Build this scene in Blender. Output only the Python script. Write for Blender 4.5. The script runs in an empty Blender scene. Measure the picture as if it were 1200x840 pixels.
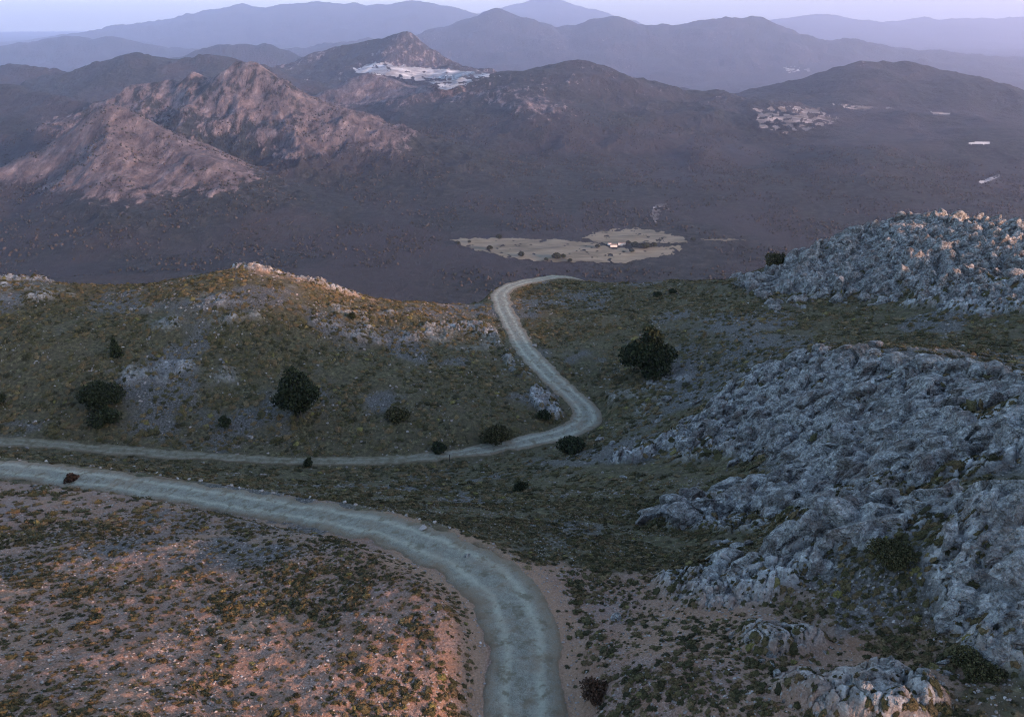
import bpy, math, random
import numpy as np

# ------------------------------------------------------------------ camera, sky, sun, exposure
C = bpy.context.scene
CAM_Z, PITCH, FPX = 40.0, math.radians(24.0), 900.0
cam_d = bpy.data.cameras.new('camera')
cam = bpy.data.objects.new('camera', cam_d)
C.collection.objects.link(cam)
cam.location = (0, 0, CAM_Z)
cam.rotation_euler = (math.radians(90) - PITCH, 0, 0)
cam_d.sensor_width = 36.0
cam_d.lens = 27.0
cam_d.clip_start = 1.0
cam_d.clip_end = 300000.0
C.camera = cam

SUN_EL, SUN_AZ = math.radians(12.0), math.radians(125.0)     # azimuth from +Y towards +X
world = bpy.data.worlds.new('World')
C.world = world
world.use_nodes = True
wn, wl = world.node_tree.nodes, world.node_tree.links
sky = wn.new('ShaderNodeTexSky')
sky.sky_type = 'NISHITA'
sky.sun_disc = False
sky.sun_elevation = SUN_EL
sky.sun_rotation = SUN_AZ
sky.altitude = 1200.0
sky.air_density = 1.0
sky.dust_density = 2.2
sky.ozone_density = 1.0
wn['Background'].inputs['Strength'].default_value = 0.15
wl.new(sky.outputs[0], wn['Background'].inputs['Color'])

sd = bpy.data.lights.new('sun', 'SUN')
sun = bpy.data.objects.new('sun', sd)
C.collection.objects.link(sun)
sd.energy = 3.3
sd.angle = math.radians(5.0)
sd.color = (1.0, 0.56, 0.40)
sun.rotation_euler = (math.radians(90) - SUN_EL, 0, math.radians(180) - SUN_AZ)

C.view_settings.view_transform = 'Standard'
C.view_settings.look = 'None'
C.view_settings.gamma = 1.0
C.view_settings.use_curve_mapping = False
C.view_settings.exposure = 1.8
C.cycles.use_denoising = True
C.cycles.denoising_prefilter = 'NONE'
C.cycles.filter_width = 1.15
C.cycles.max_bounces = 4
C.cycles.diffuse_bounces = 2
C.cycles.volume_bounces = 3
C.cycles.use_adaptive_sampling = True
C.cycles.adaptive_threshold = 0.02

rng = np.random.default_rng(7)
random.seed(7)

# ------------------------------------------------------------------ noise
_T = rng.random((256, 256)).astype(np.float64)
def vnoise(x, y):
    xi = np.floor(x).astype(np.int64); yi = np.floor(y).astype(np.int64)
    fx = x - xi; fy = y - yi
    fx = fx*fx*fx*(fx*(fx*6-15)+10); fy = fy*fy*fy*(fy*(fy*6-15)+10)
    a = _T[xi & 255, yi & 255]; b = _T[(xi+1) & 255, yi & 255]
    c = _T[xi & 255, (yi+1) & 255]; d = _T[(xi+1) & 255, (yi+1) & 255]
    return (a*(1-fx)+b*fx)*(1-fy) + (c*(1-fx)+d*fx)*fy
def fbm(x, y, oct=5, gain=.5, ridged=False):
    s = 0; a = 1.0; t = 0
    for i in range(oct):
        ca, sa = math.cos(.7*i+.3), math.sin(.7*i+.3)
        n = vnoise((x*ca - y*sa)*2.03**i + 17.3*i, (x*sa + y*ca)*2.03**i + 5.1*i)
        if ridged: n = 1 - abs(2*n-1)
        s = s + a*n; t += a; a *= gain
    return s/t
def sstep(a, b, x):
    t = np.clip((x-a)/(b-a), 0, 1)
    return t*t*(3-2*t)
_J = rng.random((256, 256, 3))
def worley(x, y):
    xi = np.floor(x).astype(np.int64); yi = np.floor(y).astype(np.int64)
    d1 = np.full(x.shape, 9.0); d2 = np.full(x.shape, 9.0); hv = np.zeros(x.shape)
    for i in (-1, 0, 1):
        for j in (-1, 0, 1):
            q = _J[(xi+i) & 255, (yi+j) & 255]
            d = np.hypot(xi+i+q[..., 0]-x, yi+j+q[..., 1]-y)
            m = d < d1
            d2 = np.where(m, d1, np.minimum(d2, d)); hv = np.where(m, q[..., 2], hv); d1 = np.where(m, d, d1)
    return d1, d2, hv

# ------------------------------------------------------------------ pixel rays -> places in the world
SP, CP = math.sin(PITCH), math.cos(PITCH)
def ray(px, py):
    u = (px-600)/FPX; v = (420-py)/FPX
    return np.array([u, CP + v*SP, -SP + v*CP])
def by_drop(px, py, drop):
    d = ray(px, py); t = drop/-d[2]
    return np.array([d[0]*t, d[1]*t, CAM_Z - drop])
def by_dist(px, py, Y):
    d = ray(px, py); t = Y/d[1]
    return np.array([d[0]*t, Y, CAM_Z + d[2]*t])

# ------------------------------------------------------------------ the road's line (photo point, drop below the camera, width)
ROAD_PX = [(600, 930, 39.6, 5.2), (610, 840, 40.2, 5.2), (612, 780, 40.6, 5.2), (606, 730, 41.0, 5.2), (586, 688, 41.6, 5.3), (535, 652, 42.6, 5.2),
           (440, 616, 45.0, 4.6), (300, 591, 49.5, 4.3), (150, 567, 53.5, 4.2), (0, 548, 57, 4.2), (-120, 538, 59.5, 4.2),
           (-220, 527, 61.5, 4.2), (-270, 515, 63, 4.2), (-220, 507, 64.5, 4), (-110, 510, 65.5, 3.7),
           (0, 516, 66.3, 2.7), (100, 524, 67, 2.5), (200, 532, 67.6, 2.3), (300, 538, 68, 2.2), (400, 540, 68.4, 2.3), (480, 537, 68.8, 2.6),
           (550, 529, 69, 3.3), (620, 517, 69.2, 4.0), (670, 503, 69.2, 5.0), (688, 487, 69, 5.4), (672, 465, 68.4, 5.0), (642, 437, 67.6, 4.6),
           (617, 410, 67.4, 4.6), (601, 383, 68.2, 4.8), (589, 358, 69.8, 5.0), (588, 343, 71.2, 5.0), (606, 332.5, 72.6, 4.6), (636, 326.6, 73.8, 4.0), (660, 324.2, 74.9, 3.6)]
rp = [np.append(by_drop(a, b, c), w) for a, b, c, w in ROAD_PX]
rp.append(rp[-1] + np.array([9, 9, -5.5, 0])); rp.append(rp[-1] + np.array([8, 26, -20, 0]))
rp = np.array(rp)
def catmull(P, n=14):
    out = []
    for i in range(len(P)-1):
        p0, p1, p2, p3 = P[max(i-1, 0)], P[i], P[i+1], P[min(i+2, len(P)-1)]
        for k in range(n):
            t = k/n
            out.append(.5*((2*p1)+(-p0+p2)*t+(2*p0-5*p1+4*p2-p3)*t*t+(-p0+3*p1-3*p2+p3)*t**3))
    out.append(P[-1]); return np.array(out)
RL = catmull(rp)
seg = np.r_[0, np.cumsum(np.hypot(*np.diff(RL[:, :2], axis=0).T))]
_s = np.arange(0, seg[-1], .45)
RL = np.array([np.interp(_s, seg, RL[:, k]) for k in range(4)]).T
RC = RL[::3]
def road_near(x, y):
    """distance to the road's centre, road height and half width there, signed side"""
    x = np.asarray(x, float); y = np.asarray(y, float); sh = x.shape; x = x.ravel(); y = y.ravel()
    D = np.full(x.shape, 1e9); Z = np.zeros(x.shape); W = np.full(x.shape, 2.5); S = np.zeros(x.shape)
    for a, b in zip(RC[:-1], RC[1:]):
        m = np.nonzero((abs(x-a[0]) < 14) & (abs(y-a[1]) < 14))[0]
        if not len(m): continue
        ab = b[:2]-a[:2]; L = ab@ab
        t = np.clip(((x[m]-a[0])*ab[0]+(y[m]-a[1])*ab[1])/L, 0, 1)
        dx = x[m]-a[0]-ab[0]*t; dy = y[m]-a[1]-ab[1]*t
        d = np.hypot(dx, dy); k = d < D[m]; mm = m[k]
        D[mm] = d[k]; Z[mm] = (a[2]+(b[2]-a[2])*t)[k]; W[mm] = (.5*(a[3]+(b[3]-a[3])*t))[k]
        S[mm] = np.sign(ab[0]*dy-ab[1]*dx)[k]
    return D.reshape(sh), Z.reshape(sh), W.reshape(sh), S.reshape(sh)

# ------------------------------------------------------------------ near hill: smooth surface through known places and added ones out of view
CTL = [(0, 905, 33), (300, 905, 36), (470, 900, 38.5), (760, 900, 37.5), (900, 900, 35.5), (1100, 900, 34), (1250, 900, 33),
       (0, 800, 36), (150, 760, 38), (300, 800, 38.4), (450, 800, 38.6), (530, 800, 39.3), (540, 730, 39.6), (500, 680, 40.6), (400, 650, 42.2), (300, 700, 41.2),
       (150, 650, 43), (0, 650, 43.6), (300, 630, 45), (100, 600, 47.5), (0, 575, 51.5), (-150, 600, 48), (-150, 700, 40), (-150, 850, 33),
       (690, 800, 39.6), (680, 700, 41.8), (760, 800, 37.6), (780, 720, 40), (850, 800, 36), (900, 740, 37), (1000, 830, 34.5), (1000, 740, 35.3), (1120, 800, 33),
       (1190, 830, 32.3), (1190, 740, 32), (1100, 700, 33), (1020, 650, 33.5), (920, 660, 38), (830, 650, 42), (740, 640, 44.8), (670, 640, 44.3),
       (1190, 640, 29.2), (1190, 560, 30), (1190, 500, 31.2), (1197, 462, 33.5), (1100, 600, 32), (1100, 520, 35), (1110, 450, 38.6), (1010, 560, 40), (1000, 480, 44), (1000, 428, 45),
       (920, 560, 46), (920, 480, 50), (920, 420, 51.5), (860, 560, 50.5), (850, 480, 56), (860, 440, 58), (780, 570, 53), (760, 530, 59), (740, 510, 64), (800, 470, 62),
       (650, 600, 52), (600, 620, 47.5), (600, 580, 57), (500, 580, 58), (400, 570, 60.5), (250, 560, 60.5), (100, 540, 61.5), (650, 555, 63),
       (300, 525, 68), (450, 520, 68.2), (100, 500, 66), (550, 505, 68), (200, 470, 64.5), (350, 490, 66.4), (350, 455, 65), (500, 460, 66.2), (600, 480, 67.8), (590, 440, 66.8), (640, 475, 68.2),
       (100, 440, 62.5), (200, 400, 60.5), (330, 400, 61.5), (450, 400, 65), (540, 400, 66.6), (0, 400, 59), (100, 360, 57.5), (290, 350, 57), (420, 355, 62), (500, 360, 66),
       (290, 296, 53.8), (240, 304, 55.2), (180, 314, 57), (90, 318, 57.5), (20, 312, 56), (-60, 305, 55), (330, 305, 55), (400, 321, 59), (440, 330, 61.6), (500, 338, 66.5), (550, 340, 69.4),
       (700, 480, 67.5), (720, 440, 66.4), (760, 420, 65.2), (700, 390, 67), (640, 380, 68), (660, 345, 71.2), (760, 350, 69.6), (800, 400, 63), (830, 350, 66.4), (850, 318, 67.6), (900, 303, 65),
       (880, 400, 58.6), (950, 380, 57), (930, 330, 60.6), (1000, 340, 56.4), (1050, 390, 53.5), (1190, 400, 47.5), (1190, 430, 43), (1100, 350, 52.2), (1190, 340, 48.5),
       (940, 292, 62), (980, 268, 57.2), (1030, 250, 53), (1090, 244, 50.6), (1150, 250, 49.8), (1190, 262, 49.6), (1060, 300, 53.5), (1150, 300, 50.2), (1000, 310, 57)]
cp = np.array([by_drop(a, b, c) for a, b, c in CTL])
extra = np.array([(0, 12, 2.5), (-40, 10, 9), (40, 5, 0), (-90, 30, 6), (-150, 60, 0), (80, 30, 4), (130, 72, 8), (190, 130, 2), (156, -20, 61), (138, -28, 56), (190, 42, 14), (165, 26, 22), (168, -38, 56), (150, -80, 0), (215, 0, 32), (140, 45, 12), (120, -15, 40), (230, 220, -8), (-220, 150, -8), (-200, 220, -16),  # includes an unseen hill added on the right to shade the left slope
                  (0, -40, -1), (-80, -60, 10), (80, -60, -6), (0, -150, 0), (-200, -100, 6), (200, -80, -4), (-260, 60, -4), (280, 60, 2)], float)
ctl = np.vstack([cp, extra, rp[::1, :3]])
# thin-plate spline with a little smoothing
def _U(d2): return .5*d2*np.log(np.maximum(d2, 1e-9))
n = len(ctl); S_ = 100.0
A = ctl[:, :2]/S_
K = _U(((A[:, None]-A[None])**2).sum(-1)) + np.eye(n)*2e-4
Pm = np.c_[np.ones(n), A]
M = np.block([[K, Pm], [Pm.T, np.zeros((3, 3))]])
sol = np.linalg.solve(M, np.r_[ctl[:, 2], 0, 0, 0])
def tps(x, y):
    x = np.asarray(x, float); sh = x.shape; x = x.ravel()/S_; y = np.asarray(y, float).ravel()/S_
    out = np.empty(x.shape)
    for i in range(0, len(x), 60000):
        xx = x[i:i+60000]; yy = y[i:i+60000]
        d2 = (xx[:, None]-A[:, 0])**2 + (yy[:, None]-A[:, 1])**2
        out[i:i+60000] = _U(d2)@sol[:n] + sol[n] + sol[n+1]*xx + sol[n+2]*yy
    return out.reshape(sh)
CREST = [(-60, 305, 55), (20, 312, 56), (90, 318, 57.5), (180, 314, 57), (240, 304, 55.2), (290, 296, 53.8), (330, 305, 55), (400, 321, 59), (440, 330, 61.6), (500, 338, 66.5), (550, 340, 69.4),
         (590, 334, 72.4), (640, 325, 75), (700, 322, 76), (785, 322, 75.5), (850, 316, 68.2), (900, 301, 65.4), (940, 290, 62), (980, 268, 57.2), (1030, 250, 53), (1090, 243, 50.6), (1150, 250, 49.8), (1190, 262, 49.6)]
_c = np.array([by_drop(*q) for q in CREST])
CA = np.arctan2(_c[:, 0], _c[:, 1]); CR = np.hypot(_c[:, 0], _c[:, 1])
CA = np.r_[-math.pi, -1.3, CA, .9, 1.4, math.pi]; CR = np.r_[330, 300, CR, 230, 320, 330]
def rock_masks(x, y):
    """where bedrock shows, as image-independent world places"""
    r = np.zeros(np.shape(x))
    for (cx, cy, rx, ry, rot, k) in ROCKS:
        c, s = math.cos(rot), math.sin(rot)
        a = ((x-cx)*c+(y-cy)*s)/rx; b = (-(x-cx)*s+(y-cy)*c)/ry
        r = np.maximum(r, k*(1-sstep(.55, 1.15, np.sqrt(a*a+b*b))))
    return r
def _rk(px, py, drop, rx, ry, rot=0, k=1.0):
    p = by_drop(px, py, drop); return (p[0], p[1], rx, ry, rot, k)
ROCKS = [_rk(1090, 515, 35.5, 24, 13, -.3), _rk(960, 470, 47, 15, 26, .2, .95), _rk(1190, 690, 31.5, 5, 8, -.3, 1.0), _rk(1000, 625, 35.5, 8, 4.5, -.3, .8), _rk(880, 600, 46, 13, 8, -.5, .8), 
         _rk(860, 500, 54, 14, 12, 0, .55), _rk(740, 545, 61, 4, 4, 0, .75),
         _rk(860, 690, 40, 7, 5, -.5, .6), _rk(1010, 770, 32, 5, 3, -.4, .55), _rk(920, 740, 35.5, 3.5, 2.5, -.4, .5),
         _rk(1090, 297, 53.3, 44, 34, -.1), _rk(980, 295, 58, 22, 12, .4, .9), _rk(1190, 345, 48.5, 14, 14, 0, .85), _rk(1105, 343, 51, 8, 6, 0, .8),
         _rk(225, 372, 59.5, 18, 9, 0, .30), _rk(210, 435, 62.5, 20, 6, 0, .30), _rk(300, 298, 54, 14, 5, -.3, .7), _rk(380, 318, 58, 12, 5, -.3, .7), _rk(5, 315, 56, 14, 6, 0, .6),
         _rk(545, 390, 66.4, 14, 14, 0, .35), _rk(400, 345, 60, 16, 9, 0, .3), _rk(430, 380, 63, 20, 9, 0, .3), _rk(640, 470, 68.2, 3.4, 7, .3, .65), _rk(605, 425, 67, 3, 8, .3, .5), _rk(760, 455, 63, 12, 12, 0, .3),
         _rk(20, 345, 57, 14, 8, 0, .4), (52, 48, 16, 14, 0, .9), (34, 26, 7, 7, 0, .7), (150, 190, 26, 24, 0, .8)]
def H_near(x, y, fine=True):
    z = tps(x, y)
    r = np.hypot(x, y); az = np.arctan2(x, y)
    rc = np.interp(az, CA, CR)
    w = 7.0
    q = (r-rc-1)/w
    z = z - .95*w*np.logaddexp(0, np.clip(q, -30, 60))
    D, Z, W, S = road_near(x, y)
    off = sstep(0, 5, D-W)
    z = z + off*((fbm(x/22, y/22, 3)-.5)*np.interp(y, [70, 115], [.9, 2.2]) + (fbm(x/6+9, y/6, 3)-.5)*.6)
    # cut bench of the road
    b = 1-sstep(.15, 3.2, D-W)
    z = z*(1-b) + (Z-.10)*b
    if fine:
        rk = rock_masks(x, y)*(1-b)
        nz = fbm(x/5+3, y/5+8, 4)
        mask = sstep(.30, .62, rk*.75+nz*.45-.06)*(rk > .01)
        z = z + off*(fbm(x*1.3, y*1.3, 3)-.5)*.28
        m = np.nonzero(mask.ravel() > .01)[0]
        xm, ym = x.ravel()[m], y.ravel()[m]
        wx = xm + (fbm(xm/2, ym/2, 3)-.5)*2; wy = ym + (fbm(xm/2+7, ym/2, 3)-.5)*2
        d1, d2, hv = worley(wx/3.1*.9, wy/3.1*1.2)
        e1, e2, ev = worley(wx/1.05, wy/1.25)
        bump = (hv*1.5 + .9*np.sqrt(np.clip(1-d1*d1, 0, 1)) - 1.1*np.exp(-(d2-d1)*9)) + .45*(ev + np.sqrt(np.clip(1-e1*e1, 0, 1)) - 1.2*np.exp(-(e2-e1)*8)) - .5
        f1, f2, fv = worley(wx/7.5+3, wy/6.0)
        bump = bump+np.where((ym > 150) & (xm > 60), 1, 0)*(fv*2.6+1.2*np.sqrt(np.clip(1-f1*f1, 0, 1))-2.2*np.exp(-(f2-f1)*7)-1.9)
        zz = z.ravel(); zz[m] += bump*mask.ravel()[m]*.75; z = zz.reshape(z.shape)
        mask = mask.copy()
        mask.ravel()[m] *= sstep(-.1, .55, bump)*.8+.0
        return z, mask, D, W, S
    return z

# ------------------------------------------------------------------ far country
FLOOR = CAM_Z-620.0
DEEP = 430.0
def floor_at(r): return FLOOR-DEEP*sstep(6800, 11500, r)
# each ridge: crest points (photo point and distance in metres), half width of its foot, profile power, bareness, ruggedness
RIDGES = [
  ([(-120, 215, 2500), (-40, 215, 2700), (30, 190, 2900), (80, 155, 3000), (128, 128, 3050), (170, 138, 3000), (215, 168, 2850), (255, 205, 2650)], 470, .95, 1.0, .38),
  ([(128, 128, 3050), (126, 158, 2830), (134, 195, 2620), (150, 222, 2450)], 400, .95, .85, .35),
  ([(120, 118, 3900), (150, 103, 4000), (185, 91, 4100), (215, 94, 4100), (240, 89, 4100), (262, 92, 4050), (278, 83, 4000), (298, 79, 3950), (318, 90, 3900), (350, 108, 3800), (400, 132, 3650), (470, 155, 3450)], 700, 1.0, .62, .6),
  ([(225, 92, 4050), (215, 125, 3700), (205, 150, 3400)], 420, 1.0, .5, .9),
  ([(335, 100, 3850), (345, 135, 3500), (350, 165, 3200)], 420, 1.0, .55, .9),
  ([(-200, 95, 4600), (-60, 92, 4600), (10, 96, 4600), (50, 103, 4400), (85, 128, 4000)], 1000, 1.25, .1, .7),
  ([(-200, 74, 7000), (0, 72, 7000), (50, 80, 6900), (95, 69, 6700), (160, 60, 6500), (195, 63, 6500), (245, 60, 6500), (290, 72, 6600), (330, 80, 6700)], 1500, 1.25, .05, .8),
  ([(310, 78, 8200), (345, 62, 8300), (385, 52, 8400), (420, 45, 8400), (455, 41, 8300), (490, 49, 8200), (520, 56, 8100), (560, 70, 7900), (600, 84, 7600)], 1500, 1.1, .35, .8),
  ([(380, 100, 5700), (400, 90, 5700), (440, 82, 5700), (480, 94, 5500), (520, 108, 5200)], 900, 1.2, .8, .9),
  ([(545, 102, 5600), (590, 94, 5600), (630, 84, 5600), (665, 75, 5600), (705, 76, 5600), (760, 88, 5700), (800, 92, 5900), (850, 98, 6100), (905, 110, 6300)], 2500, 1.4, .22, 1.5),
  ([(590, 94, 5600), (610, 110, 5000), (660, 135, 4300)], 900, 1.3, .5, .8),
  ([(540, 112, 5000), (600, 118, 4700), (625, 132, 4300)], 500, 1.3, .45, .8),
  ([(880, 122, 6200), (925, 104, 6500), (965, 87, 6700), (1000, 79, 6800), (1060, 78, 6800), (1100, 86, 6800), (1135, 93, 6700), (1200, 108, 6600), (1300, 122, 6400)], 1500, 1.2, .15, .7),
  ([(420, 42, 19000), (520, 34, 19000), (560, 22, 19000), (583, 10, 19000), (606, 20, 19000), (640, 34, 19000), (690, 22, 19000), (712, 18, 19000), (762, 17, 19000), (800, 21, 19000), (850, 20, 19000), (885, 20, 19000),
    (930, 29, 19000), (1000, 42, 19000), (1080, 55, 19000), (1200, 66, 19000), (1350, 74, 19000)], 4600, 1.2, .2, .6),
  ([(-100, 60, 19500), (0, 53, 19500), (67, 43, 19500), (95, 45, 19500), (140, 40, 19500), (200, 52, 19500), (260, 56, 19500)], 3200, 1.2, .1, .6),
  ([(195, 62, 12500), (240, 52, 12500), (262, 50, 12500), (307, 50, 12500), (340, 60, 12500)], 1900, 1.2, .1, .6),
  ([(100, 48, 32000), (160, 37, 32000), (203, 23, 32000), (222, 10, 32000), (245, 4, 32000), (270, 1, 32000), (330, 3, 32000), (400, 3, 32000), (470, -2, 32000), (512, 2, 32000), (545, 12, 32000), (600, 30, 32000)], 7500, 1.1, .2, .6),
  ([(560, 25, 42000), (620, -2, 42000), (650, -3, 42000), (690, 18, 42000), (760, 32, 42000)], 8000, 1.1, .2, .5),
  ([(850, 30, 40000), (950, 22, 40000), (1080, 20, 40000), (1200, 24, 40000), (1350, 22, 40000)], 9000, 1.1, .1, .4),
]
RSEG = []
for pts, w, pw, bare, rug in RIDGES:
    P = catmull(np.array([by_dist(*q) for q in pts]), 5)
    arc = np.r_[0, np.cumsum(np.hypot(*np.diff(P[:, :2], axis=0).T))]
    P[:, 2] += (fbm(arc/(w*.35)+w, arc*0+bare*9, 4, .6)-.5)*w*.085
    RSEG.append((P, w, pw, bare, rug))
def H_far(x, y, masks=False):
    x = np.asarray(x, float); y = np.asarray(y, float)
    r = np.hypot(x, y)
    wa = 90*sstep(2500, 9000, r)+14
    wx = x + (fbm(x/700, y/700, 4)-.5)*2*wa; wy = y + (fbm(x/700+31, y/700+11, 4)-.5)*2*wa
    acc = np.zeros(x.shape); bn = np.zeros(x.shape); bd = np.full(x.shape, 1e-6)
    p = 7.0
    for P, w, pw, bare, rug in RSEG:
        best = np.zeros(x.shape)
        lo, hi = P[:, :2].min(0)-w*1.3, P[:, :2].max(0)+w*1.3
        m = (wx > lo[0]) & (wx < hi[0]) & (wy > lo[1]) & (wy < hi[1])
        if not m.any(): continue
        xm, ym = wx[m], wy[m]; b = np.zeros(xm.shape)
        for a, c in zip(P[:-1], P[1:]):
            fa = floor_at(math.hypot(a[0], a[1])); fc = floor_at(math.hypot(c[0], c[1]))
            ab = c[:2]-a[:2]; t = np.clip(((xm-a[0])*ab[0]+(ym-a[1])*ab[1])/(ab@ab), 0, 1)
            d = np.hypot(xm-a[0]-ab[0]*t, ym-a[1]-ab[1]*t)
            zc = (a[2]-fa)+((c[2]-fc)-(a[2]-fa))*t
            dd = np.sqrt(d*d+(w*.03)**2)-w*.03
            b = np.maximum(b, zc*np.clip(1-dd/w, 0, 1)**pw)
        # gullies running off the crest
        g = fbm(xm/(w*.22), ym/(w*.22), 6, .52, ridged=True)
        rel = b/np.maximum(b.max(), 1)
        g2 = fbm(xm/(w*.5)+7, ym/(w*.5), 4, .5, ridged=True)
        b = b - rug*((1-g)*.20+(1-g2)*.26)*b.max()*np.clip((1-rel)*2.2+(.32 if w > 2600 else .13), 0, 1)*np.clip(rel*4, 0, 1)
        b = np.maximum(b, 0)
        best[m] = b
        acc += (best/300)**p
        wgt = (best/300)**3; bn += wgt*bare; bd += wgt
    h = 300*acc**(1/p)
    fl = (fbm(x/900+5, y/900, 5)-.5)*90*sstep(2500, 3600, r)+(fbm(x/1300+15, y/1300+4, 5, .5, True)-.6)*150*sstep(2500, 4000, r)+(fbm(x/160, y/160, 4)-.5)*10*sstep(300, 3500, r)
    fl = fl + 60*sstep(500, 1800, 1900-y)*0
    z = floor_at(r) + h + fl
    if masks: return z, bn/bd*sstep(50, 130, h)
    return z
def H_all(x, y):
    return np.maximum(H_near(x, y, fine=False), H_far(x, y))

# ------------------------------------------------------------------ mesh and material helpers
def link(o, parent=None):
    C.collection.objects.link(o)
    if parent: o.parent = parent
    return o
def raw_mesh(name, V, F, mats, parent=None, smooth=False, attrs=None, fmat=None):
    me = bpy.data.meshes.new(name)
    V = np.asarray(V, np.float32); F = np.asarray(F, np.int32)
    k = F.shape[1]
    me.vertices.add(len(V)); me.vertices.foreach_set('co', V.ravel())
    me.loops.add(F.size); me.loops.foreach_set('vertex_index', F.ravel())
    me.polygons.add(len(F)); me.polygons.foreach_set('loop_start', np.arange(0, F.size, k, dtype=np.int32))
    me.polygons.foreach_set('use_smooth', np.full(len(F), smooth, bool))
    if fmat is not None: me.polygons.foreach_set('material_index', np.asarray(fmat, np.int32))
    me.update(calc_edges=True)
    for an, av in (attrs or {}).items():
        av = np.asarray(av, np.float32)
        if av.ndim == 1:
            at = me.attributes.new(an, 'FLOAT', 'POINT'); at.data.foreach_set('value', av)
        else:
            at = me.attributes.new(an, 'FLOAT_VECTOR', 'POINT'); at.data.foreach_set('vector', av.ravel())
    for m in (mats if isinstance(mats, (list, tuple)) else [mats]): me.materials.append(m)
    return link(bpy.data.objects.new(name, me), parent)
def tag(o, label=None, cat=None, group=None, kind=None):
    if label: o['label'] = label
    if cat: o['category'] = cat
    if group: o['group'] = group
    if kind: o['kind'] = kind
    return o

class Mat:
    def __init__(s, name, rough=.95):
        s.m = bpy.data.materials.new(name); s.m.use_nodes = True
        s.n = s.m.node_tree.nodes; s.l = s.m.node_tree.links
        s.b = s.n['Principled BSDF']; s.b.inputs['Roughness'].default_value = rough
        s.b.inputs['Specular IOR Level'].default_value = .15
        s.geo = s.n.new('ShaderNodeNewGeometry')
    def pos(s): return s.geo.outputs['Position']
    def noise(s, scale, detail=5, rough=.6, vec=None, stretch=None):
        v = vec or s.pos()
        if stretch:
            mp = s.n.new('ShaderNodeMapping'); mp.inputs['Scale'].default_value = stretch; s.l.new(v, mp.inputs[0]); v = mp.outputs[0]
        t = s.n.new('ShaderNodeTexNoise'); t.inputs['Scale'].default_value = scale; t.inputs['Detail'].default_value = detail; t.inputs['Roughness'].default_value = rough
        s.l.new(v, t.inputs['Vector']); return t.outputs['Fac']
    def voro(s, scale, feature='F1'):
        t = s.n.new('ShaderNodeTexVoronoi'); t.feature = feature; t.inputs['Scale'].default_value = scale
        s.l.new(s.pos(), t.inputs['Vector']); return t.outputs['Distance'], (t.outputs['Color'] if feature == 'F1' else None)
    def attr(s, name):
        t = s.n.new('ShaderNodeAttribute'); t.attribute_name = name; return t.outputs['Fac']
    def ramp(s, v, stops):
        t = s.n.new('ShaderNodeValToRGB'); e = t.color_ramp.elements
        while len(e) < len(stops): e.new(.5)
        for q, (p, c) in zip(e, stops):
            q.position = p; q.color = (*c, 1) if isinstance(c, tuple) else (c, c, c, 1)
        s.l.new(v, t.inputs[0]); return t.outputs[0]
    def mix(s, f, a, b, mode='MIX'):
        t = s.n.new('ShaderNodeMixRGB'); t.blend_type = mode
        for i, v in enumerate((f, a, b)):
            if isinstance(v, (int, float)): t.inputs[i].default_value = v if i == 0 else (v, v, v, 1)
            elif isinstance(v, tuple): t.inputs[i].default_value = (*v, 1)
            else: s.l.new(v, t.inputs[i])
        return t.outputs[0]
    def math(s, op, a, b=0.0, clamp=False):
        t = s.n.new('ShaderNodeMath'); t.operation = op; t.use_clamp = clamp
        for i, v in enumerate((a, b)):
            if isinstance(v, (int, float)): t.inputs[i].default_value = v
            else: s.l.new(v, t.inputs[i])
        return t.outputs[0]
    def color(s, c):
        if isinstance(c, tuple): s.b.inputs['Base Color'].default_value = (*c, 1)
        else: s.l.new(c, s.b.inputs['Base Color'])
    def bump(s, h, dist=.1, strength=1.0):
        t = s.n.new('ShaderNodeBump'); t.inputs['Distance'].default_value = dist; t.inputs['Strength'].default_value = strength
        s.l.new(h, t.inputs['Height']); s.l.new(t.outputs[0], s.b.inputs['Normal'])

# -- limestone
def rock_color(M):
    b = M.noise(2.2, 8, .75); vd, vc = M.voro(1.1)
    c = M.ramp(b, [(.30, (.09, .09, .088)), (.41, (.30, .30, .295)), (.53, (.55, .55, .54)), (.70, (.80, .80, .78))])
    bw = M.n.new('ShaderNodeRGBToBW'); M.l.new(vc, bw.inputs[0])
    c = M.mix(1.0, c, M.ramp(bw.outputs[0], [(.2, .45), (.55, .85), (.8, 1.)]), 'MULTIPLY')
    c2 = M.mix(M.ramp(M.noise(.4, 6, .7), [(.47, 0.), (.62, .65)]), c, (.17, .125, .105))
    return M.mix(M.ramp(M.noise(1.5, 6, .75), [(.56, 0.), (.66, .75)]), c2, (.065, .062, .05))
m_rock = Mat('limestone')
def crack_bump(M):
    wv = M.n.new('ShaderNodeVectorMath'); wv.operation = 'ADD'
    tn = M.n.new('ShaderNodeTexNoise'); tn.inputs['Scale'].default_value = 1.2; tn.inputs['Detail'].default_value = 4; M.l.new(M.pos(), tn.inputs['Vector'])
    M.l.new(M.pos(), wv.inputs[0]); M.l.new(tn.outputs['Color'], wv.inputs[1])
    out = None
    for sc_, wt in ((1.1, 1.6), (3.2, .8)):
        t = M.n.new('ShaderNodeTexVoronoi'); t.feature = 'DISTANCE_TO_EDGE'; t.inputs['Scale'].default_value = sc_; M.l.new(wv.outputs[0], t.inputs['Vector'])
        q = M.math('MULTIPLY', M.ramp(t.outputs['Distance'], [(0., 0.), (.10, 1.)]), wt)
        out = q if out is None else M.math('ADD', out, q)
    return out
m_rock.color(rock_color(m_rock)); m_rock.bump(m_rock.math('ADD', crack_bump(m_rock), m_rock.math('MULTIPLY', m_rock.noise(6, 8, .75), 1.2)), .30, 1.0)

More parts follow.
